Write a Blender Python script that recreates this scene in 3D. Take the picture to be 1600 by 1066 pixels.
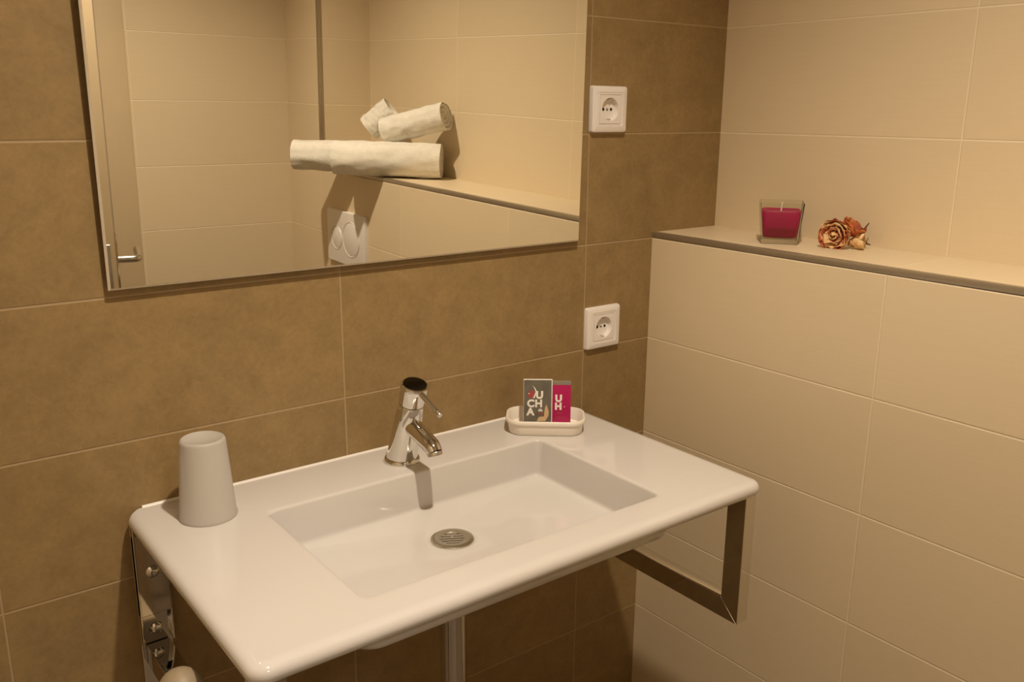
import bpy, bmesh, math, random
from mathutils import Vector, Matrix, noise
random.seed(7)
for o in list(bpy.data.objects): bpy.data.objects.remove(o)
SC = bpy.context.scene
COL = SC.collection
PI = math.pi

# ------------------------------------------------------------------ camera
cd = bpy.data.cameras.new('camera'); cam = bpy.data.objects.new('camera', cd); COL.objects.link(cam)
F = Vector((0.5874, 0.7697, -0.2501)).normalized()
R = Vector((0.7961, -0.6051, 0.0075)); R = (R - F*R.dot(F)).normalized()
U = R.cross(F)
M = Matrix((( R.x, U.x, -F.x, -0.6055), (R.y, U.y, -F.y, -1.2259), (R.z, U.z, -F.z, 1.3900), (0, 0, 0, 1)))
cam.matrix_world = M
cd.sensor_width = 36; cd.sensor_fit = 'HORIZONTAL'; cd.lens = 31.479; cd.clip_start = 0.02
SC.camera = cam

# ------------------------------------------------------------------ world, exposure
w = bpy.data.worlds.new('world'); SC.world = w; w.use_nodes = True
w.node_tree.nodes['Background'].inputs[0].default_value = (0.9, 0.8, 0.65, 1)
w.node_tree.nodes['Background'].inputs[1].default_value = 0.02
SC.view_settings.view_transform = 'Standard'; SC.view_settings.look = 'None'
SC.view_settings.gamma = 1; SC.view_settings.exposure = 0.0
SC.view_settings.use_curve_mapping = False

# ------------------------------------------------------------------ key sizes
Z0 = 0.949            # height of the tile joint under the lower socket
TH, TW = 0.200, 0.5
XR, XD = 0.674, 0.857 # low wall front, recessed wall
ZL = 1.160            # top of the low wall
YN, YD = -1.4996, -1.7325
XL = -0.80; ZC = 2.45
LAMP = (-0.08, -0.85, ZC)

# ------------------------------------------------------------------ materials
def newmat(name):
    m = bpy.data.materials.new(name); m.use_nodes = True
    nt = m.node_tree; return m, nt, nt.nodes['Principled BSDF']
def setp(b, **k):
    for a, v in k.items(): b.inputs[a.replace('_', ' ')].default_value = v
def simple(name, col, rough=0.4, metal=0.0, bump=0.0, bscale=60, var=0.0, vscale=8, **k):
    m, nt, b = newmat(name)
    setp(b, Roughness=rough, Metallic=metal, **k)
    N = nt.nodes; L = nt.links
    tc = N.new('ShaderNodeTexCoord')
    if var > 0:
        n = N.new('ShaderNodeTexNoise'); n.inputs['Scale'].default_value = vscale; n.inputs['Detail'].default_value = 5
        L.new(tc.outputs['Object'], n.inputs['Vector'])
        mr = N.new('ShaderNodeMapRange'); mr.inputs[1].default_value = 0.3; mr.inputs[2].default_value = 0.7
        mr.inputs[3].default_value = 1-var; mr.inputs[4].default_value = 1+var
        L.new(n.outputs['Fac'], mr.inputs[0])
        mx = N.new('ShaderNodeVectorMath'); mx.operation = 'SCALE'; mx.inputs[0].default_value = col
        L.new(mr.outputs[0], mx.inputs['Scale']); L.new(mx.outputs[0], b.inputs['Base Color'])
    else:
        b.inputs['Base Color'].default_value = (*col, 1)
    if bump > 0:
        n = N.new('ShaderNodeTexNoise'); n.inputs['Scale'].default_value = bscale; n.inputs['Detail'].default_value = 4
        L.new(tc.outputs['Object'], n.inputs['Vector'])
        bp = N.new('ShaderNodeBump'); bp.inputs['Strength'].default_value = bump; bp.inputs['Distance'].default_value = 0.002
        L.new(n.outputs['Fac'], bp.inputs['Height']); L.new(bp.outputs[0], b.inputs['Normal'])
    return m

def tile(name, axis, u0, z0, col, grout, gw=0.0026, rough=0.42, mottle=0.0, grain=0.0, tile_w=TW, tile_h=TH, vaxis='Z', spec=0.5):
    """Wall tiles laid on the world grid: joints at u0 + n*tile_w along the axis and z0 + n*tile_h."""
    m, nt, b = newmat(name); N = nt.nodes; L = nt.links
    tc = N.new('ShaderNodeTexCoord'); sx = N.new('ShaderNodeSeparateXYZ'); L.new(tc.outputs['Object'], sx.inputs[0])
    def mth(op, a, c, cl=False):
        n = N.new('ShaderNodeMath'); n.operation = op; n.use_clamp = cl
        for i, v in enumerate((a, c)):
            if v is None: continue
            if isinstance(v, (int, float)): n.inputs[i].default_value = v
            else: L.new(v, n.inputs[i])
        return n.outputs[0]
    def dist(sock, o, p):
        t = mth('DIVIDE', mth('SUBTRACT', sock, o - 100*p), p)
        f = mth('FRACT', mth('ADD', t, 0.5), None)
        return mth('MULTIPLY', mth('ABSOLUTE', mth('SUBTRACT', f, 0.5), None), p), mth('FLOOR', t, None)
    du, iu = dist(sx.outputs[axis], u0, tile_w); dv, iv = dist(sx.outputs[vaxis], z0, tile_h)
    d = mth('MINIMUM', du, dv)
    mr = N.new('ShaderNodeMapRange'); mr.interpolation_type = 'SMOOTHSTEP'
    L.new(d, mr.inputs[0]); mr.inputs[1].default_value = gw*0.35; mr.inputs[2].default_value = gw*0.72
    mr.inputs[3].default_value = 1; mr.inputs[4].default_value = 0     # 1 in the joint
    # per-tile tone
    wn = N.new('ShaderNodeTexWhiteNoise'); wn.noise_dimensions = '2D'
    cb = N.new('ShaderNodeCombineXYZ'); L.new(iu, cb.inputs[0]); L.new(iv, cb.inputs[1]); L.new(cb.outputs[0], wn.inputs['Vector'])
    tone = mth('ADD', mth('MULTIPLY', wn.outputs['Value'], 0.05), 0.975)
    vecoff = N.new('ShaderNodeVectorMath'); vecoff.operation = 'ADD'
    sc = N.new('ShaderNodeVectorMath'); sc.operation = 'SCALE'; sc.inputs['Scale'].default_value = 7.3
    L.new(cb.outputs[0], sc.inputs[0]); L.new(tc.outputs['Object'], vecoff.inputs[0]); L.new(sc.outputs[0], vecoff.inputs[1])
    fac = tone
    def ntex(scale, det, rough_, amp, src, dist_=0.0):
        n = N.new('ShaderNodeTexNoise'); n.inputs['Scale'].default_value = scale; n.inputs['Detail'].default_value = det
        n.inputs['Roughness'].default_value = rough_; n.inputs['Distortion'].default_value = dist_
        L.new(src, n.inputs['Vector'])
        return n.outputs['Fac'], mth('ADD', mth('MULTIPLY', mth('SUBTRACT', n.outputs['Fac'], 0.5), amp), 1.0)
    hgt = None
    if mottle > 0:
        for s_, d_, a_, r_ in ((5, 6, mottle, .6), (26, 8, mottle*1.5, .7), (120, 4, mottle*.8, .6)):
            h, f_ = ntex(s_, d_, r_, a_, vecoff.outputs[0], 0.4); fac = mth('MULTIPLY', fac, f_)
            if s_ == 120: hgt = h
    if grain > 0:
        mp = N.new('ShaderNodeMapping'); mp.inputs['Scale'].default_value = (1, 1, 1)
        s3 = [1, 1, 1]; s3['XYZ'.index(axis)] = 0.05; mp.inputs['Scale'].default_value = s3
        L.new(vecoff.outputs[0], mp.inputs[0])
        h, f_ = ntex(260, 2, .5, grain, mp.outputs[0]); fac = mth('MULTIPLY', fac, f_); hgt = h
    cs = N.new('ShaderNodeVectorMath'); cs.operation = 'SCALE'; cs.inputs[0].default_value = col; L.new(fac, cs.inputs['Scale'])
    mix = N.new('ShaderNodeMix'); mix.data_type = 'RGBA'
    L.new(mr.outputs[0], mix.inputs[0]); L.new(cs.outputs[0], mix.inputs[6]); mix.inputs[7].default_value = (*grout, 1)
    L.new(mix.outputs[2], b.inputs['Base Color'])
    L.new(mth('ADD', mth('MULTIPLY', mr.outputs[0], 0.8-rough), rough), b.inputs['Roughness'])
    b.inputs['Specular IOR Level'].default_value = spec
    # bump: joints sink in, faces slightly uneven
    hh = mth('MULTIPLY', mr.outputs[0], -1.0)
    if hgt is not None: hh = mth('ADD', hh, mth('MULTIPLY', hgt, 0.12))
    bp = N.new('ShaderNodeBump'); bp.inputs['Strength'].default_value = 0.6; bp.inputs['Distance'].default_value = 0.0012
    L.new(hh, bp.inputs['Height']); L.new(bp.outputs[0], b.inputs['Normal'])
    return m

BRN = (0.285, 0.192, 0.082); BRNG = (0.40, 0.29, 0.16)
BEI = (0.72, 0.595, 0.40); BEIG = (0.82, 0.70, 0.50)
M_back = tile('brown_stone_tile', 'X', 0.0, Z0, BRN, BRNG, mottle=0.46, rough=0.5, spec=0.35)
M_low = tile('beige_tile_low_wall', 'Y', -0.4956, Z0, BEI, BEIG, grain=0.05)
M_rec = tile('beige_tile_recess', 'Y', -0.4927, Z0, BEI, BEIG, grain=0.05)
M_ledge = tile('beige_tile_ledge', 'Y', -0.5012, 0.0, BEI, BEIG, grain=0.05, vaxis='X', tile_h=5.0)
M_opp = tile('beige_tile_opposite', 'X', XR, Z0, BEI, BEIG, grain=0.05)
M_left = tile('beige_tile_left', 'Y', -0.4956, Z0, BEI, BEIG, grain=0.05)
M_floor = tile('floor_tile', 'X', 0.1, 0.1, (0.16, 0.12, 0.08), (0.24, 0.2, 0.15), mottle=0.2, vaxis='Y', tile_w=0.45, tile_h=0.45)
M_paint = simple('white_paint', (0.78, 0.75, 0.70), 0.8, bump=0.05, bscale=300)
M_ceram = simple('white_ceramic', (0.64, 0.615, 0.585), 0.09, Coat_Weight=0.4, Coat_Roughness=0.04)
M_chrome = simple('chrome', (0.72, 0.70, 0.66), 0.06, 1.0)
M_chromeb = simple('brushed_steel', (0.60, 0.57, 0.50), 0.30, 1.0)
M_mirror = simple('mirror_silver', (0.93, 0.93, 0.88), 0.0, 1.0)
M_glassedge = simple('glass_edge_painted_reflection', (0.80, 0.74, 0.62), 0.25, 0.2)  # pale base colour stands in for the bright wall mirrored by the bevel
M_plast = simple('white_plastic', (0.84, 0.80, 0.76), 0.28)
M_frost = simple('frosted_plastic', (0.66, 0.62, 0.56), 0.42, Transmission_Weight=0.35, IOR=1.3, Subsurface_Weight=0.0, bump=0.05, bscale=200)
M_cream = simple('cream_plastic', (0.86, 0.80, 0.71), 0.3)
M_dark = simple('dark_hole', (0.015, 0.013, 0.012), 0.6)
M_back_frame = simple('mirror_backing', (0.045, 0.035, 0.03), 0.6)
M_trim = simple('ledge_trim_metal', (0.42, 0.36, 0.27), 0.35, 0.7)
M_door = simple('cream_door', (0.58, 0.46, 0.29), 0.45, var=0.02)
M_darkrefl = simple('chrome_painted_dark_reflection', (0.10, 0.09, 0.08), 0.12, 1.0)  # chrome tap top with its dark reflection put into the base colour
M_grate = simple('drain_steel', (0.30, 0.26, 0.20), 0.5, 0.35)
M_beige_shade = simple('beige_plastic_painted_shade', (0.30, 0.235, 0.15), 0.5)  # post beige darkened, shade of the basin painted into the colour
M_towel = simple('towel_terry', (0.82, 0.78, 0.68), 0.95, bump=1.0, bscale=420, var=0.04, vscale=60, Sheen_Weight=0.3)
M_wick = simple('wick', (0.75, 0.7, 0.6), 0.8)
M_silicone = simple('silicone_seal', (0.80, 0.76, 0.70), 0.35)

def wood_free(): pass
m, nt, b = newmat('clear_glass'); nt.nodes.remove(b)
_t = nt.nodes.new('ShaderNodeBsdfTransparent'); _t.inputs[0].default_value = (0.95, 0.955, 0.93, 1)
_g = nt.nodes.new('ShaderNodeBsdfGlossy'); _g.inputs['Roughness'].default_value = 0.03
_f = nt.nodes.new('ShaderNodeLayerWeight'); _f.inputs['Blend'].default_value = 0.12
_m = nt.nodes.new('ShaderNodeMixShader')
nt.links.new(_f.outputs[0], _m.inputs[0]); nt.links.new(_t.outputs[0], _m.inputs[1]); nt.links.new(_g.outputs[0], _m.inputs[2])
nt.links.new(_m.outputs[0], nt.nodes['Material Output'].inputs['Surface']); M_glass = m
m, nt, b = newmat('magenta_wax'); setp(b, Roughness=0.45, Subsurface_Weight=0.15); b.inputs['Base Color'].default_value = (0.36, 0.008, 0.075, 1); M_wax = m
m, nt, b = newmat('lamp_diffuser'); setp(b, Emission_Strength=1.0); b.inputs['Emission Color'].default_value = (1, 0.83, 0.64, 1); M_lamp = m
m, nt, b = newmat('corridor_lamp_diffuser'); b.inputs['Emission Color'].default_value = (1, 0.90, 0.82, 1); M_lamp2 = m
LAMP_E, HALL_E = 29.0, 58.0
sl = bpy.data.lights.new('downlight_bulb', 'SPOT'); sl.energy = 106; sl.color = (1, 0.84, 0.66); sl.spot_size = math.radians(124); sl.spot_blend = 0.75; sl.shadow_soft_size = 0.03
so = bpy.data.objects.new('downlight_bulb', sl); COL.objects.link(so); so.location = (LAMP[0], LAMP[1], ZC-0.012)
M_lamp.node_tree.nodes['Principled BSDF'].inputs['Emission Strength'].default_value = LAMP_E
M_lamp2.node_tree.nodes['Principled BSDF'].inputs['Emission Strength'].default_value = HALL_E

def petal_mat(name, cols, sc=35):
    m, nt, b = newmat(name); N = nt.nodes; L = nt.links
    tc = N.new('ShaderNodeTexCoord'); n = N.new('ShaderNodeTexNoise'); n.inputs['Scale'].default_value = sc; n.inputs['Detail'].default_value = 4
    L.new(tc.outputs['Object'], n.inputs['Vector'])
    cr = N.new('ShaderNodeValToRGB'); L.new(n.outputs['Fac'], cr.inputs[0])
    els = cr.color_ramp.elements
    while len(els) < len(cols): els.new(0.5)
    for i, c in enumerate(cols):
        els[i].position = 0.3 + 0.4*i/(len(cols)-1); els[i].color = (*c, 1)
    L.new(cr.outputs[0], b.inputs['Base Color']); setp(b, Roughness=0.7, Subsurface_Weight=0.0)
    return m
P1 = petal_mat('dried_petal_rust', [(0.14, 0.02, 0.008), (0.45, 0.10, 0.025), (0.66, 0.28, 0.08)], 55)
P2 = petal_mat('dried_petal_cream', [(0.50, 0.18, 0.06), (0.74, 0.50, 0.22), (0.86, 0.68, 0.40)], 70)
P3 = petal_mat('dried_petal_pink', [(0.50, 0.07, 0.04), (0.75, 0.34, 0.18), (0.86, 0.60, 0.38)], 80)
M_stem = simple('dried_stem', (0.11, 0.05, 0.025), 0.8)

# ------------------------------------------------------------------ mesh helpers
def link(name, bm, mat, parent=None, smooth=True, angle=35, recalc=True):
    if recalc: bmesh.ops.recalc_face_normals(bm, faces=bm.faces)
    me = bpy.data.meshes.new(name); bm.to_mesh(me); bm.free()
    mats = mat if isinstance(mat, (list, tuple)) else [mat]
    for x in mats: me.materials.append(x)
    if smooth:
        for p in me.polygons: p.use_smooth = True
        me.set_sharp_from_angle(angle=math.radians(angle))
    o = bpy.data.objects.new(name, me); COL.objects.link(o)
    if parent: o.parent = parent
    return o
def thing(name, label, cat, loc=(0, 0, 0), rot=(0, 0, 0), group=None):
    o = bpy.data.objects.new(name, None); COL.objects.link(o); o.empty_display_size = 0.02
    o.location = loc; o.rotation_euler = rot; o['label'] = label; o['category'] = cat
    if group: o['group'] = group
    return o
def tag(o, label, cat, group=None):
    o['label'] = label; o['category'] = cat
    if group: o['group'] = group
    return o
def struct(name, bm, mat, **k):
    o = link(name, bm, mat, **k); o['kind'] = 'structure'; return o
def box(bm, x0, x1, y0, y1, z0, z1, bev=0.0, seg=3, mi=0):
    r = bmesh.ops.create_cube(bm, size=1)
    vs = r['verts']
    for v in vs:
        v.co = Vector((x0 + (v.co.x+.5)*(x1-x0), y0 + (v.co.y+.5)*(y1-y0), z0 + (v.co.z+.5)*(z1-z0)))
    fs = list({f for v in vs for f in v.link_faces})
    for f in fs: f.material_index = mi
    if bev > 0:
        es = list({e for v in vs for e in v.link_edges})
        bmesh.ops.bevel(bm, geom=es, offset=bev, segments=seg, profile=0.5, affect='EDGES')
    return bm
def B(): return bmesh.new()
def loft(bm, loops, close=False, cap0=False, cap1=False, mi=0):
    rows = [[bm.verts.new(p) for p in lp] for lp in loops]
    n = len(rows[0])
    for a, c in zip(rows, rows[1:] + ([rows[0]] if close else [])):
        for i in range(n):
            j = (i+1) % n
            try:
                f = bm.faces.new((a[i], a[j], c[j], c[i])); f.material_index = mi
            except ValueError: pass
    if cap0: bm.faces.new(list(reversed(rows[0]))).material_index = mi
    if cap1: bm.faces.new(rows[-1]).material_index = mi
    return rows
def rrect(x0, x1, y0, y1, r, z, seg=8):
    """rounded rectangle loop, counter-clockwise, 4*(seg+1) points"""
    pts = []
    r = min(r, (x1-x0)/2-1e-5, (y1-y0)/2-1e-5)
    for cx, cy, a0 in ((x1-r, y1-r, 0), (x0+r, y1-r, 90), (x0+r, y0+r, 180), (x1-r, y0+r, 270)):
        for k in range(seg+1):
            a = math.radians(a0 + 90*k/seg); pts.append(Vector((cx + r*math.cos(a), cy + r*math.sin(a), z)))
    return pts
def circ_as(rr, cx, cy, rad, z):
    """circle with the same point count and matching directions as a rounded rectangle loop"""
    n = len(rr)//4; pts = []
    for q in range(4):
        for k in range(n):
            a = math.radians(90*q + 90*(k+0.5)/n); pts.append(Vector((cx + rad*math.cos(a), cy + rad*math.sin(a), z)))
    return pts
def frame_for(d):
    d = d.normalized(); up = Vector((0, 0, 1)) if abs(d.z) < 0.95 else Vector((0, 1, 0))
    a = d.cross(up).normalized(); return a, d.cross(a).normalized()
def tube(bm, pts, rads, seg=24, cap=True, mi=0):
    pts = [Vector(p) for p in pts]; loops = []
    prev = None
    for i, p in enumerate(pts):
        d = (pts[min(i+1, len(pts)-1)] - pts[max(i-1, 0)]).normalized()
        if prev is None: a, c = frame_for(d)
        else:
            a = (prev - d*prev.dot(d)).normalized(); c = d.cross(a)
        prev = a
        r = rads[i] if isinstance(rads, (list, tuple)) else rads
        loops.append([p + (a*math.cos(2*PI*k/seg) + c*math.sin(2*PI*k/seg))*r for k in range(seg)])
    loft(bm, loops, cap0=cap, cap1=cap, mi=mi)
    return bm
def lathe(bm, prof, seg=40, origin=(0, 0, 0), mi=0):
    o = Vector(origin); rows = []
    for r, z in prof:
        if r < 1e-6: rows.append([bm.verts.new(o + Vector((0, 0, z)))])
        else: rows.append([bm.verts.new(o + Vector((r*math.cos(2*PI*k/seg), r*math.sin(2*PI*k/seg), z))) for k in range(seg)])
    for a, c in zip(rows, rows[1:]):
        for i in range(seg):
            j = (i+1) % seg
            if len(a) == 1 and len(c) == 1: continue
            if len(a) == 1: f = bm.faces.new((a[0], c[j], c[i]))
            elif len(c) == 1: f = bm.faces.new((a[i], a[j], c[0]))
            else: f = bm.faces.new((a[i], a[j], c[j], c[i]))
            f.material_index = mi
    return bm
def fillet(p, r, steps=6):
    """round the inner corners of a polyline"""
    p = [Vector(q) for q in p]; out = [p[0]]
    for a, b_, c in zip(p, p[1:], p[2:]):
        u = (a-b_).normalized(); v = (c-b_).normalized(); s = b_+u*r; e = b_+v*r
        for k in range(steps+1):
            t = k/steps; out.append(s*(1-t)**2 + b_*2*t*(1-t) + e*t*t)
    out.append(p[-1]); return out
def text_mesh(body, size, mat, parent, mtx, name='lettering', bold=0.0, extrude=0.0001, align='LEFT', space=1.0):
    cu = bpy.data.curves.new('txt', 'FONT'); cu.body = body; cu.size = size; cu.extrude = extrude; cu.offset = bold
    cu.align_x = align; cu.space_character = space; cu.resolution_u = 3
    o = bpy.data.objects.new('txt', cu); COL.objects.link(o)
    bpy.context.view_layer.update()
    me = bpy.data.meshes.new_from_object(o.evaluated_get(bpy.context.evaluated_depsgraph_get()))
    bpy.data.objects.remove(o); bpy.data.curves.remove(cu)
    me.transform(mtx); me.materials.clear(); me.materials.append(mat)
    ob = bpy.data.objects.new(name, me); COL.objects.link(ob); ob.parent = parent
    return ob

# ================================================================== THE ROOM
T = 0.12
struct('wall_back', box(B(), XL-T, XD+T, 0, T, -0.02, ZC+T), M_back, smooth=False)
struct('wall_right', box(B(), XD, XD+T, YN, 0, ZL-0.06, ZC+T), M_rec, smooth=False)
# low wall in front of the recess (hidden cistern), topped by a tiled ledge
struct('wall_low', box(B(), XR, XD+T, YD, 0, -0.02, ZL-0.0110), M_low, smooth=False)
struct('trim_2', box(B(), XR+0.0105, XD+0.002, YN, 0, ZL-0.0110, ZL), M_ledge, smooth=False)
struct('wall_pier', box(B(), XR, XD+T, YD, YN, ZL-0.0110, ZC+T), [M_low], smooth=False)
# the niche end face wears the tile grid along X
bm = B(); box(bm, XR+0.0105, XD, YN, YN+0.004, ZL, ZC); struct('wall_niche', bm, M_opp, smooth=False)
struct('trim_1', box(B(), XR-0.0008, XR+0.0105, YN+0.004, 0, ZL-0.0100, ZL+0.0008, bev=0.0012, seg=2), M_trim)
struct('trim_3', box(B(), XR-0.0008, XR+0.0105, YN, YN+0.0105, ZL-0.0115, ZC, bev=0.0012, seg=2), M_trim)
# wall behind the camera with the doorway
DX0, DX1, DZ = -0.66, 0.092, 2.06
bm = B(); box(bm, DX1, XD+T, YD-T, YD, -0.02, ZC+T); box(bm, XL-T, DX0, YD-T, YD, -0.02, ZC+T); box(bm, DX0, DX1, YD-T, YD, DZ, ZC+T)
struct('wall_front', bm, M_opp, smooth=False)
struct('wall_left', box(B(), XL-T, XL, YD, 0, -0.02, ZC+T), M_left, smooth=False)
struct('floor', box(B(), XL-T, XD+T, YD-T, T, -0.10, 0.0), M_floor, smooth=False)
struct('ceiling', box(B(), XL-T, XD+T, YD-T, T, ZC, ZC+0.1), M_paint, smooth=False)
# door casing on the wall face
bm = B()
box(bm, DX1-0.005, DX1+0.073, YD, YD+0.014, 0, DZ+0.075, bev=0.003, seg=2)
box(bm, DX0-0.073, DX0+0.005, YD, YD+0.014, 0, DZ+0.075, bev=0.003, seg=2)
box(bm, DX0+0.005, DX1-0.005, YD, YD+0.014, DZ-0.005, DZ+0.075, bev=0.003, seg=2)
struct('trim_4', bm, M_door)
# corridor beyond the doorway, lit by its own lamp
HY = -3.3
bm = B(); box(bm, -1.3, 1.3, HY-T, HY, 0, ZC)
struct('wall_corridor', bm, M_paint, smooth=False)
struct('wall_corridor_left', box(B(), -1.3-T, -1.3, HY, YD-T, 0, ZC), M_paint, smooth=False)
struct('wall_corridor_right', box(B(), 1.3, 1.3+T, HY, YD-T, 0, ZC), M_paint, smooth=False)
struct('floor_corridor', box(B(), -1.42, 1.42, HY-T, YD-T, -0.1, 0), M_floor, smooth=False)
struct('ceiling_corridor', box(B(), -1.42, 1.42, HY-T, YD-T, ZC, ZC+0.1), M_paint, smooth=False)

# door leaf, open into the room (seen in the mirror)
H = Vector((0.060, YD+0.012, 0)); Lt = Vector((-0.085, -1.090, 0))
dd = (Lt-H); dlen = dd.length; ang = math.atan2(dd.y, dd.x)
door = thing('door_leaf', 'cream bathroom door standing open with a steel lever handle, seen in the mirror', 'door', H, (0, 0, ang))
door.name = 'door_1'; door['kind'] = 'structure'
link('leaf', box(B(), 0, dlen, -0.02, 0.02, 0.008, 2.04, bev=0.002, seg=2), M_door, door)
# right-hand face of the leaf (towards +x) is local -y
link('latch_plate', box(B(), dlen-0.0005, dlen+0.0015, -0.009, 0.007, 0.86, 1.03, bev=0.0005, seg=1), M_chromeb, door)
bm = B()
hb = 0.985; hx = dlen-0.045
box(bm, hx-0.02, hx+0.02, -0.025, -0.02, 0.82, 1.055, bev=0.002, seg=2)
hl = link('handle_plate', bm, M_chrome, door)
bm = B(); pts = fillet([(hx, -0.024, hb), (hx, -0.072, hb), (hx-0.13, -0.072, hb)], 0.016)
tube(bm, pts, 0.009, seg=16); link('lever', bm, M_chromeb, door)
bm = B(); box(bm, hx-0.02, hx+0.02, 0.02, 0.025, 0.82, 1.055, bev=0.002, seg=2)
pts = fillet([(hx, 0.024, hb), (hx, 0.072, hb), (hx-0.13, 0.072, hb)], 0.016); tube(bm, pts, 0.009, seg=16)
link('outer_handle', bm, M_chrome, door)

# ------------------------------------------------------------------ lamps
def downlight(name, label, x, y, r, mat):
    t = thing(name, label, 'lamp', (x, y, ZC))
    bm = B(); lathe(bm, [(r, -0.001), (r+0.004, -0.008), (r+0.02, -0.008), (r+0.024, 0.0), (r, 0.0), (r, -0.001)]); link('ring', bm, M_plast, t)
    bm = B(); lathe(bm, [(0, -0.003), (r-0.0005, -0.003), (r-0.0005, -0.0005), (0, -0.0005)]); link('diffuser', bm, mat, t)
    return t
downlight('downlight', 'round recessed ceiling downlight above the washbasin', LAMP[0], LAMP[1], 0.045, M_lamp)
downlight('ceiling_lamp', 'round ceiling lamp in the corridor outside the doorway', -0.25, -2.5, 0.14, M_lamp2)

# ================================================================== MIRROR
MX0, MX1, MZ0, MZ1 = -0.333, 0.472, 1.1600, 1.96
tilt = math.atan(0.0178)
mir = thing('wall_mirror', 'large frameless rectangular mirror with polished edge hung above the washbasin', 'mirror', (0, -0.0137, MZ0), (tilt, 0, 0))
bm = B(); box(bm, MX0, MX1, 0, 0.005, 0, MZ1-MZ0)
top = [f for f in bm.faces if f.normal.y < -0.9]
bmesh.ops.recalc_face_normals(bm, faces=bm.faces)
fr = [f for f in bm.faces if f.normal.y < -0.9][0]
bmesh.ops.bevel(bm, geom=list(fr.edges), offset=0.0030, segments=1, affect='EDGES')
bmesh.ops.recalc_face_normals(bm, faces=bm.faces)
for f in bm.faces:
    f.material_index = 0 if f.normal.y < -0.95 else (1 if f.normal.y < -0.1 else 2)
link('glass', bm, [M_mirror, M_glassedge, M_back_frame], mir, smooth=False)
bm = B(); box(bm, MX0+0.006, MX1-0.02, 0.005, 0.0095, 0.02, MZ1-MZ0-0.012)
link('backing', bm, M_back_frame, mir, smooth=False)
for x_ in (MX0+0.08, MX1-0.12):
    bm = B(); box(bm, x_, x_+0.04, 0.0095, 0.0115, 0.05, 0.09); link('hanger', bm, M_dark, mir, smooth=False)

# ================================================================== SOCKETS
def socket(cx, cz, label):
    t = thing('wall_socket', label, 'socket', (cx, 0, cz), group='wall sockets right of the mirror')
    s = 0.0425
    bm = B()   # outer frame: plate with a square window
    outer = lambda q, y: [Vector((p.x, y, p.y)) for p in rrect(-q, q, -q*0.955, q*0.955, 0.004, 0, 4)]
    loft(bm, [outer(s, 0), outer(s, -0.005), outer(s-0.0012, -0.0085), outer(s-0.003, -0.0095), outer(0.031, -0.0100), outer(0.030, -0.0085), outer(0.030, -0.001)])
    link('frame', bm, M_plast, t)
    bm = B()   # insert with round well
    sq = lambda q, y: [Vector((p.x, y, p.y)) for p in rrect(-q, q, -q, q, 0.001, 0, 7)]
    rr = rrect(-1, 1, -1, 1, .1, 0, 7)
    ci = lambda r, y: [Vector((p.x, y, p.y)) for p in circ_as(rr, 0, 0, r, 0)]
    loft(bm, [sq(0.0295, -0.001), sq(0.0295, -0.0085), sq(0.0288, -0.0095), sq(0.0262, -0.0095), sq(0.0258, -0.0088), sq(0.0254, -0.0095)])
    link('surround', bm, M_plast, t)
    bm = B()
    loft(bm, [sq(0.0250, -0.004), sq(0.0250, -0.0098), ci(0.0205, -0.0100), ci(0.0198, -0.0094), ci(0.0190, -0.0010), ci(0.001, -0.0010)])
    link('insert', bm, M_plast, t)
    for sx in (-1, 1):
        bm = B(); lathe(bm, [(0, 0), (0.0027, 0), (0.0027, 0.0004), (0, 0.0004)], 16)
        bmesh.ops.rotate(bm, verts=bm.verts, matrix=Matrix.Rotation(PI/2, 3, 'X')); bmesh.ops.translate(bm, verts=bm.verts, vec=(sx*0.0095, -0.0010, 0))
        link('pin_hole', bm, M_dark, t)
    for sz in (-1, 1):
        bm = B(); box(bm, -0.0022, 0.0022, -0.009, -0.0012, sz*0.0176-0.0010, sz*0.0176+0.0010, bev=0.0004, seg=1)
        link('earth_contact', bm, M_chromeb, t)
    bm = B(); lathe(bm, [(0, -.0014), (0.0025, -.001), (0.0028, 0), (0, 0)], 16)
    bmesh.ops.rotate(bm, verts=bm.verts, matrix=Matrix.Rotation(PI/2, 3, 'X')); bmesh.ops.translate(bm, verts=bm.verts, vec=(0, -0.0010, 0))
    link('screw', bm, M_chromeb, t)
    return t
socket(0.541, 1.3920, 'square white plastic wall socket beside the mirror, upper of the two')
socket(0.5435, 0.9890, 'square white plastic wall socket above the soap tray, lower of the two')

# ================================================================== WASHBASIN
BX0, BX1, BY0 = -0.341, 0.464, -0.460
ZS = 0.85
basin = thing('washbasin', 'wide white rectangular ceramic washbasin with a shallow rectangular bowl', 'washbasin', (0, 0, 0))
ix0, ix1, iy0, iy1 = -0.183, 0.298, -0.398, -0.119
dcx, dcy, dz = 0.060, -0.212, 0.7752
S = 8
def ro(i, z, r=0.022): return rrect(BX0+i, BX1-i, BY0+i, 0-min(i, 0.002)-0.0005, max(r-i, 0.002), z, S)
def ri(i, z, r=0.013): return rrect(ix0+i, ix1-i, iy0+i*0.9, iy1-i*0.8, max(r-i*0.5, 0.006), z, S)
L_ = []
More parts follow.
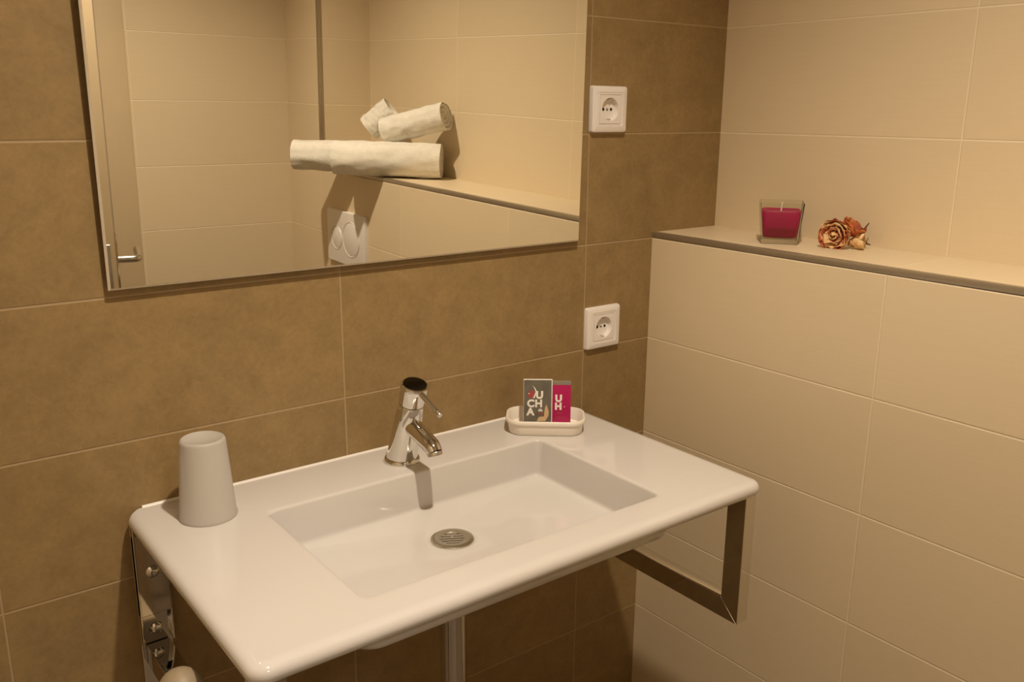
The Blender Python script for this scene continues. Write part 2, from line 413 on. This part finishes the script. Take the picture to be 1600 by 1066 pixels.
# underside of slab, outward round the lip, over the top, into the bowl
ub = lambda i, z, r=0.03: rrect(ix0-0.018+i, ix1+0.018-i, iy0-0.020+i, iy1+0.018-i, r, z, S)
rr = ri(0, 0)
L_.append(circ_as(rr, dcx, dcy, 0.020, 0.768))
L_.append(circ_as(rr, dcx, dcy, 0.030, 0.768))
L_.append(ub(0.045, 0.772)); L_.append(ub(0.012, 0.783)); L_.append(ub(0.003, 0.790)); L_.append(ub(0.0, 0.800)); L_.append(ub(0.0, 0.8265))
L_.append(ro(0.022, 0.8265)); L_.append(ro(0.012, 0.8265))
for k in range(0, 9):      # bullnose, slightly flat at the top
    a = -PI/2 + PI*k/8
    L_.append(ro(0.0105*(1-math.cos(a)), 0.838 + 0.0112*math.sin(a)))
L_.append(ro(0.0135, ZS-0.0001)); L_.append(ro(0.019, ZS-0.0002)); L_.append(ro(0.026, ZS))
def flo(t): return dz + 0.0125*t
L_.append(ri(-0.012, ZS)); L_.append(ri(-0.0045, ZS-0.0003))
for k in range(1, 6):
    a = PI/2*k/5; L_.append(ri(-0.0045 + 0.0045*math.sin(a), ZS-0.0003 - 0.0045*(1-math.cos(a))))
for dpt, ins in ((0.020, .0010), (0.040, .0022), (0.054, .003)): L_.append(ri(ins, ZS-dpt))
for k in range(1, 7):
    a = PI/2*k/6; L_.append(ri(0.003 + 0.0055*(1-math.cos(a)), ZS-0.056-0.0065*math.sin(a)))
def mixl(a, c, t): return [p.lerp(q, t) for p, q in zip(a, c)]
A0 = ri(0.0095, ZS-0.0630); C0 = circ_as(rr, dcx, dcy, 0.040, dz+0.0015)
for t in (0.12, 0.3, 0.5, 0.7, 0.86): L_.append(mixl(A0, C0, t))
L_.append(C0); L_.append(circ_as(rr, dcx, dcy, 0.034, dz)); L_.append(circ_as(rr, dcx, dcy, 0.0325, dz-0.0015)); L_.append(circ_as(rr, dcx, dcy, 0.020, dz-0.004))
bm = B(); loft(bm, L_, close=True)
link('basin_body', bm, M_ceram, basin, angle=60)
# sealant line along the tiles
bm = B(); loft(bm, [[Vector((x, -0.0005, ZS-0.003)), Vector((x, -0.0045, ZS-0.0008)), Vector((x, -0.0035, ZS+0.0008)), Vector((x, -0.0005, ZS+0.0024))] for x in (BX0+0.024, 0.0, BX1-0.024)], cap0=True, cap1=True)
link('sealant', bm, M_silicone, basin)

# drain grate
dr = thing('basin_drain', 'round chrome slotted drain set in the bowl of the washbasin', 'drain', (dcx, dcy, dz-0.001), (0, 0, math.radians(-30)))
bm = B()
lathe(bm, [(0.0185, 0.0004), (0.0195, 0.0016), (0.026, 0.0024), (0.030, 0.0021), (0.0322, 0.0008), (0.0325, -0.001)], 48)
link('flange', bm, M_chromeb, dr)
bm = B(); lathe(bm, [(0.0185, 0.0005), (0.0185, -0.010), (0, -0.010)], 32); link('cup', bm, M_dark, dr)
bm = B()
ys = (-0.0168, -0.0108, -0.0036, 0.0036, 0.0108, 0.0168)
for y in ys:
    hw = math.sqrt(max(0.0187**2-y*y, 0)); h_ = 0.0015
    box(bm, -hw, hw, y-h_, y+h_, -0.0012, 0.0010, bev=0.0003, seg=1)
box(bm, -0.0020, 0.0020, 0.0055, 0.0090, -0.0010, 0.0010, bev=0.0003, seg=1)
lathe(bm, [(0.0176, 0.0004), (0.0178, 0.0011), (0.0190, 0.0011), (0.0191, 0.0004)], 40)
link('grate', bm, M_grate, dr)

# waste pipe below the bowl
wp = thing('waste_pipe', 'chrome waste pipe running down beneath the washbasin bowl', 'pipe', (dcx, dcy, 0))
bm = B(); lathe(bm, [(0, 0.768), (0.021, 0.768), (0.021, 0.744), (0.0205, 0.742), (0.0205, 0.30), (0.0, 0.30)], 40); link('tailpiece', bm, M_chrome, wp)
bm = B(); lathe(bm, [(0, 0.31), (0.034, 0.31), (0.037, 0.302), (0.037, 0.20), (0.03, 0.19), (0, 0.19)], 40); link('trap_cup', bm, M_chrome, wp)
bm = B(); tube(bm, [(0, 0, 0.27), (0, 0.09, 0.27), (0, -dcy-0.0005, 0.27)], 0.016); link('outlet_pipe', bm, M_chrome, wp)
bm = B(); tube(bm, [(0, -dcy-0.008, 0.27), (0, -dcy-0.0003, 0.27)], [0.033, 0.036]); link('wall_rose', bm, M_chrome, wp)

# support brackets: square chrome tube, mitred at the front corner
def bracket(x0, x1, label, screws):
    t = thing('basin_bracket', label, 'bracket', (0, 0, 0), group='chrome brackets carrying the washbasin')
    yf, zb, zt, th = -0.446, 0.607, 0.8262, 0.034
    bm = B(); P = lambda y, z: [Vector((x0, y, z)), Vector((x1, y, z))]
    def prism(poly):
        a = [bm.verts.new((x0, y, z)) for y, z in poly]; c = [bm.verts.new((x1, y, z)) for y, z in poly]
        bm.faces.new(a); bm.faces.new(list(reversed(c)))
        for i in range(len(poly)):
            j = (i+1) % len(poly); bm.faces.new((a[i], a[j], c[j], c[i]))
    prism([(yf, zb), (yf+th, zb+th), (yf+th, zt), (yf, zt)])
    bmesh.ops.bevel(bm, geom=list(bm.edges), offset=0.0006, segments=1, affect='EDGES')
    link('front_post', bm, M_chrome, t)
    bm = B(); prism([(yf+0.0004, zb), (-0.006, zb), (-0.006, zb+th), (yf+th, zb+th)])
    bmesh.ops.bevel(bm, geom=list(bm.edges), offset=0.0006, segments=1, affect='EDGES')
    link('bottom_bar', bm, M_chrome, t)
    # wall channel: open towards the room, with screws inside
    e = 0.006 if screws else 0.0
    bm = B(); xa, xb = x0-e, x1+e
    box(bm, xa, xb, -0.004, -0.0005, 0.572, zt, bev=0.0008, seg=1)
    box(bm, xa, xa+0.0025, -0.016, -0.004, 0.642, zt, bev=0.0006, seg=1); box(bm, xb-0.0025, xb, -0.016, -0.004, 0.642, zt, bev=0.0006, seg=1)
    box(bm, xa, xb, -0.016, -0.004, 0.690, 0.815, bev=0.0015, seg=1)
    link('wall_channel', bm, M_chrome, t)
    for z, y in ((0.757, -0.0162), (0.662, -0.0042), (0.590, -0.0042)):
        if z < 0.6 and not screws: continue
        bm = B(); lathe(bm, [(0, 0.0052), (0.004, 0.0048), (0.0075, 0.003), (0.0095, 0.0), (0, 0)], 24)
        bmesh.ops.rotate(bm, verts=bm.verts, matrix=Matrix.Rotation(PI/2, 3, 'X')); bmesh.ops.translate(bm, verts=bm.verts, vec=((x0+x1)/2, y, z))
        link('screw', bm, M_chrome, t)
    return t
bracket(0.438, 0.463, 'chrome square-tube bracket under the right end of the washbasin', False)
bracket(-0.331, -0.299, 'chrome square-tube bracket with round screws under the left end of the washbasin', True)

# ================================================================== TAP
tap = thing('mixer_tap', 'chrome single-lever mixer tap with a leaning body on the rear of the washbasin', 'tap', (0.062, -0.0660, ZS))
ax = Vector((0, -0.048, 0.142)).normalized()
def along(d, rad, name, mat=M_chrome, seg=48, base=Vector((0, 0, 0)), axis=ax):
    a, c = frame_for(axis); bm = B()
    loops = [[base + axis*s + (a*math.cos(2*PI*k/seg) + c*math.sin(2*PI*k/seg))*r for k in range(seg)] for s, r in zip(d, rad)]
    loft(bm, loops, cap0=True, cap1=True)
    return link(name, bm, mat, tap)
bm = B(); lathe(bm, [(0, 0.0), (0.0285, 0.0), (0.0288, 0.0015), (0.0285, 0.005), (0.027, 0.0068), (0.024, 0.0072), (0, 0.0072)], 56); link('base_ring', bm, M_chrome, tap)
# body: straight foot blending to the leaning axis (flat cut at the base ring)
bm = B(); a, c = frame_for(ax); loops = []
for s in (0.0, 0.03, 0.06, 0.1035, 0.1045):
    lp = []
    for k in range(48):
        r = 0.0245 - 0.0045*s/0.1035 - (0.0006 if s > 0.104 else 0)
        p = ax*s + Vector((0, 0, 0.006)) + (a*math.cos(2*PI*k/48) + c*math.sin(2*PI*k/48))*r
        if s == 0.0:
            p = p - ax*((p.z-0.006)/ax.z)
        lp.append(p)
    loops.append(lp)
loft(bm, loops, cap0=True, cap1=True); link('body', bm, M_chrome, tap)
base6 = Vector((0, 0, 0.006))
along([0.1045, 0.106], [0.0185, 0.0185], 'gap_ring', M_dark, base=base6)
along([0.106, 0.1068, 0.133, 0.1375, 0.1390, 0.1395], [0.0198, 0.0203, 0.0215, 0.0215, 0.0205, 0.019], 'lever_cap', base=base6)
along([0.1394, 0.1402], [0.0185, 0.0180], 'cap_disc', M_darkrefl, base=base6)
bm = B(); p0 = Vector((0, -0.058, 0.128)); p1 = Vector((0.001, -0.1125, 0.1065))
dl = (p1-p0).normalized()
tube(bm, [p0-dl*0.010, p0, p1-dl*0.008], [0.0056, 0.0048, 0.0038], seg=20)
lev = link('lever', bm, M_chrome, tap)
bm = B(); tube(bm, [p1-dl*0.008, p1-dl*0.007, p1-dl*0.001, p1], [0.0036, 0.0042, 0.0042, 0.0036], seg=20); link('lever_tip', bm, M_chromeb, lev)
bm = B(); s0 = Vector((0, -0.020, 0.073)); s1 = Vector((0, -0.098, 0.0495)); ds = (s1-s0).normalized()
dn = Vector((0, -0.38, -0.92)).normalized(); s1 = Vector((0, -0.090, 0.0520))
tube(bm, [s0, s0+ds*0.03, s0+ds*0.055, s1, s1+ds*0.0035+dn*0.003, s1+ds*0.005+dn*0.0065], [0.0145, 0.0142, 0.0136, 0.0130, 0.0126, 0.0122], seg=36)
sp = link('spout', bm, M_chrome, tap)
e0 = s1+ds*0.005+dn*0.0065
bm = B(); tube(bm, [e0-dn*0.001, e0, e0+dn*0.0045, e0+dn*0.005, e0+dn*0.003], [0.0110, 0.0114, 0.0114, 0.0102, 0.0085], seg=36); link('aerator', bm, M_chromeb, sp)

# ================================================================== TUMBLER
def wobble_cup(name, label, loc):
    bm = B(); h = 0.112
    prof = [(0.0365, 0.0), (0.0385, 0.0), (0.0388, 0.002), (0.0375, 0.004), (0.0300, h-0.004), (0.0285, h-0.0008), (0.0268, h), (0.0258, h-0.0012), (0, h-0.0030),
            (0, h-0.0055), (0.0265, h-0.0045), (0.0285, h-0.006), (0.0358, 0.004), (0.0365, 0.0)]
    lathe(bm, prof, 64); o = link(name, bm, M_frost, angle=50); o.location = loc
    return tag(o, label, 'tumbler')
wobble_cup('bathroom_tumbler', 'frosted white plastic tumbler upside down on the left end of the washbasin', (-0.2510, -0.0800, ZS+0.0003))

# ================================================================== SOAP TRAY AND PACKETS
ta = math.atan2(-0.632, 0.775)
TC = Vector((0.3395, -0.0855, ZS+0.0003))
bm = B()
tr_ = lambda hx, hy, r, z: rrect(-hx, hx, -hy, hy, r, z, 8)
loft(bm, [tr_(0.058, 0.034, 0.020, 0.0), tr_(0.0615, 0.0375, 0.023, 0.0), tr_(0.0635, 0.0393, 0.025, 0.002), tr_(0.0650, 0.0405, 0.026, 0.0185), tr_(0.0680, 0.0430, 0.028, 0.0195),
          tr_(0.0685, 0.0435, 0.028, 0.0215), tr_(0.0685, 0.0435, 0.028, 0.0250), tr_(0.0675, 0.0425, 0.027, 0.0262), tr_(0.0655, 0.0405, 0.026, 0.0262), tr_(0.0645, 0.0395, 0.025, 0.0250),
          tr_(0.0615, 0.0372, 0.023, 0.0050), tr_(0.0590, 0.0345, 0.021, 0.0028), tr_(0.03, 0.015, 0.010, 0.0026)], cap0=True, cap1=True)
tray = link('soap_tray', bm, M_cream, angle=40); tray.location = TC; tray.rotation_euler = (0, 0, ta)
tag(tray, 'small cream plastic tray with rounded corners on the rear of the washbasin', 'tray')

def carton_mat(name, base, c2, c3):
    m, nt, b = newmat(name); N = nt.nodes; L = nt.links
    tc = N.new('ShaderNodeTexCoord'); n = N.new('ShaderNodeTexNoise'); n.inputs['Scale'].default_value = 60; n.inputs['Detail'].default_value = 2
    L.new(tc.outputs['Object'], n.inputs['Vector'])
    cr = N.new('ShaderNodeValToRGB'); L.new(n.outputs['Fac'], cr.inputs[0]); e = cr.color_ramp.elements
    e[0].position = .35; e[0].color = (*base, 1); e[1].position = .7; e[1].color = (*c2, 1)
    L.new(cr.outputs[0], b.inputs['Base Color']); setp(b, Roughness=0.35)
    return m
M_grey = carton_mat('grey_print', (0.125, 0.115, 0.092), (0.165, 0.150, 0.118), None)
M_mag = simple('magenta_print', (0.42, 0.008, 0.10), 0.35)
M_silver = simple('foil_grey', (0.30, 0.27, 0.22), 0.3, 0.3)
M_white = simple('white_print', (0.85, 0.82, 0.76), 0.5)
M_pinkp = simple('pink_print', (0.36, 0.06, 0.06), 0.5)
M_tan = simple('tan_print', (0.62, 0.44, 0.24), 0.5)
def packet(name, label, loc, rot, wd, ht, th):
    return thing(name, label, 'packet', loc, rot)
lean = math.radians(-6)
pa = ta + math.radians(2)
# grey packet: local x to the right, local -y towards the camera, z up
def place(u, v): # tray coords -> world
    return Vector((TC.x + u*math.cos(ta) - v*math.sin(ta), TC.y + u*math.sin(ta) + v*math.cos(ta), TC.z+0.0032))
gp = packet('soap_packet', 'grey packet with white letters U, CH and A standing in the cream tray', place(-0.0135, -0.006), (lean, 0, pa), .05, .078, .008)
gw, gh, gt = 0.0500, 0.0860, 0.0075
bm = B(); box(bm, -gw/2, gw/2, -gt/2, gt/2, 0, gh, bev=0.0008, seg=2); link('carton', bm, M_white, gp)
bm = B(); box(bm, -gw/2+0.0006, gw/2-0.0016, -gt/2-0.0002, -gt/2+0.0002, 0.0008, gh-0.0008); link('front_print', bm, M_grey, gp, smooth=False)
RX = Matrix.Rotation(PI/2, 4, 'X')
def tx(body, x, z, size, mat, par, yoff, bold=0.0008, name='lettering', sp=1.0):
    return text_mesh(body, size, mat, par, Matrix.Translation((x, yoff, z)) @ RX, name, bold, 0.00008, space=sp)
yf = -gt/2-0.00035
tx('U', -0.0036, 0.0530, 0.0178, M_white, gp, yf, bold=0.0009)
tx('CH', -0.0187, 0.0380, 0.0178, M_white, gp, yf, sp=1.10, bold=0.0008)
tx('A', -0.0187, 0.0235, 0.0178, M_white, gp, yf, bold=0.0009)
for k, (x0_, x1_, z) in enumerate(((0.0015, 0.0070, 0.0325), (0.0005, 0.0085, 0.0300), (-0.0005, 0.0105, 0.0250))):
    bm = B(); box(bm, x0_, x1_, yf-0.0001, yf+0.0001, z, z+0.0018); link('small_print', bm, M_white if k < 2 else M_pinkp, gp, smooth=False)
bm = B(); box(bm, -0.0165, -0.0148, yf-0.0002, yf, 0.0605, 0.0622); link('white_dot', bm, M_white, gp, smooth=False)
# printed flame and leaf figures
def flatpoly(pts, mat, par, name, y):
    bm = B(); a = [bm.verts.new((x, y, z)) for x, z in pts]; c = [bm.verts.new((x, y+0.0002, z)) for x, z in pts]
    bm.faces.new(a); bm.faces.new(list(reversed(c)))
    for i in range(len(pts)):
        j = (i+1) % len(pts); bm.faces.new((a[i], a[j], c[j], c[i]))
    return link(name, bm, mat, par, smooth=False)
flatpoly([(-0.0178, 0.057), (-0.0145, 0.0535), (-0.0085, 0.0540), (-0.0062, 0.060), (-0.0070, 0.068), (-0.0098, 0.0655), (-0.0120, 0.0680), (-0.0165, 0.0650)], M_pinkp, gp, 'red_figure', yf+0.0001)
flatpoly([(-0.0098, 0.0760), (-0.0055, 0.0690), (-0.0042, 0.0640), (-0.0085, 0.0535), (-0.0060, 0.0530), (-0.0020, 0.0640), (-0.0040, 0.0700)], M_white, gp, 'white_stroke', yf-0.0001)
flatpoly([(-0.002, 0.012), (0.013, 0.013), (0.0185, 0.022), (0.0190, 0.030), (0.0150, 0.0420), (0.0125, 0.0370), (0.0115, 0.0300), (0.0110, 0.0210), (0.002, 0.0200)], M_tan, gp, 'tan_figure', yf+0.0001)

mp = packet('shower_gel_sachet', 'narrow magenta packet with white letters U and H behind the grey packet', place(0.0235, 0.0055), (lean, 0, pa), .04, .07, .005)
bm = B(); box(bm, -0.022, 0.0205, -0.002, 0.002, 0, 0.0800, bev=0.0008, seg=2); link('carton', bm, M_mag, mp)
bm = B(); box(bm, -0.022, 0.0207, -0.0022, 0.0022, 0.0730, 0.0803, bev=0.0006, seg=1); link('foil_top', bm, M_silver, mp)
tx('U', -0.0068, 0.0440, 0.0165, M_white, mp, -0.0023, bold=0.0010)
tx('H', -0.0074, 0.0300, 0.0165, M_white, mp, -0.0023, bold=0.0010)
for x0_, x1_, z in ((-0.004, 0.006, 0.0240), (-0.004, 0.006, 0.0215), (-0.006, 0.009, 0.0150), (0.0085, 0.0102, 0.0340)):
    bm = B(); box(bm, x0_, x1_, -0.0023, -0.0020, z, z+0.0012); link('small_print', bm, M_pinkp if z > .012 and z < .025 else M_white, mp, smooth=False)

# ================================================================== CANDLE
cd_ = thing('candle_jar', 'magenta wax candle in a clear square glass on the tiled ledge', 'candle', (0.7690, -0.2250, ZL+0.0006), (0, 0, math.radians(-52)))
cd_.scale = (1, 1, 0.95)
bm = B(); q = lambda s, r, z: rrect(-s, s, -s, s, r, z, 6)
loft(bm, [q(0.0290, 0.006, 0.0), q(0.0312, 0.006, 0.0), q(0.0325, 0.0055, 0.0015), q(0.0385, 0.0055, 0.0755), q(0.0380, 0.005, 0.0768), q(0.0366, 0.0045, 0.0768), q(0.0364, 0.0045, 0.0755), q(0.0312, 0.0060, 0.0125), q(0.0285, 0.009, 0.0105), q(0.015, 0.006, 0.0085)], cap0=True, cap1=True)
link('glass', bm, M_glass, cd_, angle=50)
bm = B(); loft(bm, [q(0.024, 0.010, 0.0110), q(0.0285, 0.011, 0.0118), q(0.0300, 0.011, 0.0150), q(0.0338, 0.011, 0.0590), q(0.0330, 0.011, 0.0610), q(0.0310, 0.011, 0.0592), q(0.012, 0.006, 0.0582), q(0.002, 0.001, 0.0585)], cap0=True, cap1=True)
link('wax', bm, M_wax, cd_, angle=60)
bm = B(); tube(bm, fillet([(0, 0, 0.056), (0.0005, 0, 0.070), (0.0015, 0.001, 0.0755)], 0.002), 0.0013, seg=10); link('wick', bm, M_wick, cd_)

# ================================================================== DRIED ROSE
rose = thing('dried_rose', 'small crumpled dried rose head in rust and cream colours beside the candle', 'flower', (0.8000, -0.3340, ZL))
rose.scale = (1.1, 1.1, 1.1)
def petal(u0, mat, wd, ht, cup, rad, tiltp, twist, curl, mtx, nm='petal'):
    bm = B(); nu, nv = 9, 8; g = []
    sd = random.uniform(0, 100)
    for j in range(nv+1):
        v = j/nv; row = []
        for i in range(nu+1):
            u = i/nu*2-1
            hw = wd*(0.35 + 0.65*math.sin(min(v*1.35, 1)*PI/2))*(1 - 0.35*max(0, v-0.75)*4*abs(u))
            a = u0 + u*hw/max(rad*(0.4+0.6*v), 0.003)
            rr_ = rad*(0.25 + cup*math.sin(v*PI*0.55)) + curl*max(0, v-0.7)**2*8
            z = ht*v - abs(u)**2*ht*0.10*v
            p = Vector((rr_*math.cos(a+twist*v), rr_*math.sin(a+twist*v), z))
            k = 0.0022 + 0.003*v
            p += Vector(noise.noise_vector(p*140 + Vector((sd, 0, 0))))*k
            row.append(bm.verts.new(mtx @ p))
        g.append(row)
    for j in range(nv):
        for i in range(nu): bm.faces.new((g[j][i], g[j][i+1], g[j+1][i+1], g[j+1][i]))
    o = link(nm, bm, mat, rose, angle=180, recalc=False)
    md = o.modifiers.new('thick', 'SOLIDIFY'); md.thickness = 0.0007; md.offset = 0
    return o
# bloom axis points to the left and a little towards the viewer; head lies on the shelf
axd = Vector((-0.62, 0.30, -0.12)).normalized()
viewright = Vector((0.796, -0.605, 0)); toward = Vector((-0.605, -0.796, 0))
axd = (-viewright*0.62 + toward*0.72 + Vector((0, 0, -0.10))).normalized()
za = axd; xa = za.cross(Vector((0, 0, 1))).normalized(); ya = za.cross(xa)
def rot_mtx(org): return Matrix(((xa.x, ya.x, za.x, org[0]), (xa.y, ya.y, za.y, org[1]), (xa.z, ya.z, za.z, org[2]), (0, 0, 0, 1)))
org = viewright*-0.004 - toward*0.006 + Vector((0, 0, 0.0235))
mt = rot_mtx(org)
k = 0
for ring, (cnt, rad, ht, cup, mats, curl) in enumerate(((4, 0.006, 0.026, 0.6, (P3, P2), 0.0), (6, 0.011, 0.027, 0.75, (P2, P3), 0.002), (7, 0.016, 0.026, 0.85, (P3, P2, P1), 0.003), (7, 0.0195, 0.023, 0.9, (P1, P1, P2), 0.003))):
    for i in range(cnt):
        petal(2*PI*i/cnt + ring*0.5 + random.uniform(-.2, .2), mats[i % len(mats)], rad*1.25, ht*random.uniform(.85, 1.1), cup, rad, 0, random.uniform(-.3, .3), curl, mt)
# upper right lobe of rust petals and cream base petals
org2 = viewright*0.011 + Vector((0, 0, 0.0310)) + toward*0.006
zz = (Vector((0, 0, 0.8)) + viewright*0.45 + toward*0.35).normalized(); xx = zz.cross(toward).normalized(); yy = zz.cross(xx)
mt2 = Matrix(((xx.x, yy.x, zz.x, org2.x-zz.x*.012), (xx.y, yy.y, zz.y, org2.y-zz.y*.012), (xx.z, yy.z, zz.z, org2.z-zz.z*.012), (0, 0, 0, 1)))
for i in range(7): petal(2*PI*i/7, P1, 0.016, 0.022, 0.85, 0.0160, 0, random.uniform(-.3, .3), 0.003, mt2)
org3 = viewright*0.019 + toward*0.014 + Vector((0, 0, 0.0115))
zz = (viewright*0.9 + toward*0.45 + Vector((0, 0, 0.12))).normalized(); xx = zz.cross(Vector((0, 0, 1))).normalized(); yy = zz.cross(xx)
mt3 = Matrix(((xx.x, yy.x, zz.x, org3.x-zz.x*.014), (xx.y, yy.y, zz.y, org3.y-zz.y*.014), (xx.z, yy.z, zz.z, org3.z-zz.z*.014), (0, 0, 0, 1)))
for i in range(6): petal(2*PI*i/6+.3, P2, 0.011, 0.024, 0.75, 0.0105, 0, random.uniform(-.3, .3), 0.002, mt3)
bm = B(); s = viewright
tube(bm, [s*0.022+Vector((0, 0, .014)), s*0.031+Vector((0, 0, .020)), s*0.034+Vector((0, 0, .031)), s*0.040+Vector((0, 0, .040))], [0.0015, 0.0014, 0.0016, 0.0008], seg=8); link('sepal', bm, M_stem, rose)
bm = B(); tube(bm, [s*0.024+Vector((0, 0, .011)), s*0.034+toward*.004+Vector((0, 0, .0125)), s*0.038+toward*.004+Vector((0, 0, .0075)), s*0.044+toward*.004+Vector((0, 0, .0055))], [0.0022, 0.0018, 0.0015, 0.0009], seg=8); link('stem', bm, M_stem, rose)

# ================================================================== TOWELS (seen in the mirror)
def towel(name, label, p0, p1, r, turns=4.2, seam=0.0, group='rolled white towels on the ledge', taper=1.0, cat='towel'):
    """roll from p0 to p1; spiral folded ends"""
    p0 = Vector(p0); p1 = Vector(p1); L = (p1-p0).length; d = (p1-p0).normalized()
    a, c = frame_for(d); bm = B(); seg = 72; sd = random.uniform(0, 50)
    def rad(th, s):
        t = ((th + seam) % (2*PI))/(2*PI)
        base = r*(1.0 - 0.075*t)*(1 + (taper-1)*s)
        return base + 0.0018*noise.noise(Vector((math.cos(th)*2.2, math.sin(th)*2.2, s*7+sd)))*2 + 0.0009*math.sin(s*40+th*3)*0.3
    def pt(rr_, th, s): return p0 + d*(s*L) + (a*math.cos(th) + c*math.sin(th))*rr_
    pitch = r/turns; nr = 22
    loops = []
    def end(s, sign):
        lp = []
        for q in range(nr, 0, -1):
            f = q/nr; ring = []
            for k in range(seg):
                th = 2*PI*k/seg; R0 = rad(th, s); rr_ = R0*f*0.985
                ph = (rr_/pitch + ((th+seam) % (2*PI))/(2*PI)) % 1.0
                dep = 0.018*(1-abs(math.sin(PI*ph))**0.7) + 0.008*(1-f)
                ring.append(pt(rr_, th, s) + d*sign*dep)
            lp.append(ring)
        return lp
    e0 = list(reversed(end(0, 1))); e1 = end(1, -1)
    mid = []
    n = 26
    edge = 0.007/L
    ss = [0.0, edge*0.35] + [edge + (1-2*edge)*k/n for k in range(n+1)] + [1-edge*0.35, 1.0]
    for s in ss:
        sh = 0.995 if (s < edge*0.2 or s > 1-edge*0.2) else 1.0
        mid.append([pt(rad(2*PI*k/seg, s)*sh, 2*PI*k/seg, s) for k in range(seg)])
    loft(bm, e0+mid+e1, cap0=True, cap1=True)
    o = link(name, bm, M_towel, angle=70)
    return tag(o, label, cat, group)
TD = Vector((0.1745, 0.150, 0)).normalized()        # roll direction on the ledge
fr_r = Vector((0.812, -1.000, ZL+0.0505))
towel('rolled_towel', 'large rolled white towel lying across the ledge, nearest the washbasin', fr_r - TD*0.310, fr_r, 0.0500, seam=2.0)
bk_r = Vector((0.815, -1.128, ZL+0.0480))
towel('rolled_towel', 'large rolled white towel behind the front one, end sticking out over the low wall', bk_r - TD*0.375, bk_r, 0.0465, seam=1.0)
towel('rolled_towel', 'small rolled white towel leaning on the pile, its open end nearest the washbasin', (0.715, -1.150, 1.289), (0.817, -0.985, 1.338), 0.0400, turns=3.4, seam=0.4)
towel('rolled_towel', 'small rolled white towel tilted steeply at the back of the pile', (0.727, -1.272, 1.288), (0.783, -1.226, 1.346), 0.0395, turns=3.4, seam=2.4)

# ================================================================== FLUSH PLATE (seen in the mirror)
fp = thing('flush_plate', 'white dual flush plate with a small and a large round button on the low wall', 'flush plate', (XR, -1.313, 0.952))
bm = B(); yz = lambda hy, hz, x, r=0.006: [Vector((x, p.x, p.y)) for p in rrect(-hy, hy, -hz, hz, r, 0, 6)]
loft(bm, [yz(0.124, 0.083, 0), yz(0.124, 0.083, -0.009), yz(0.1225, 0.0815, -0.0115), yz(0.12, 0.079, -0.012)], cap1=True)
link('plate', bm, M_plast, fp)
for nm, cy, cz, rb in (('small_button', -0.058, -0.004, 0.034), ('large_button', 0.038, 0.002, 0.052)):
    bm = B(); lathe(bm, [(0, 0.0016), (rb-0.004, 0.0016), (rb-0.0022, 0.0010), (rb-0.0018, -0.0015), (rb, -0.0015), (rb+0.0006, 0.0010), (rb+0.0022, 0.0016), (rb+0.003, 0.0)], 56)
    bmesh.ops.rotate(bm, verts=bm.verts, matrix=Matrix.Rotation(-PI/2, 3, 'Y')); bmesh.ops.translate(bm, verts=bm.verts, vec=(-0.0119, cy, cz))
    link(nm, bm, M_plast, fp)

# ================================================================== BEIGE POST under the left end
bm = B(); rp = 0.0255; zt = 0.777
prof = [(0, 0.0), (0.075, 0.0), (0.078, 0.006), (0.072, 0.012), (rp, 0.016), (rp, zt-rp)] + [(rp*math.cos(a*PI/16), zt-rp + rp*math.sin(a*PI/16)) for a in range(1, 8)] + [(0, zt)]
lathe(bm, prof, 40); post = link('stand_post', bm, M_beige_shade, angle=40); post.location = (-0.3660, -0.300, 0)
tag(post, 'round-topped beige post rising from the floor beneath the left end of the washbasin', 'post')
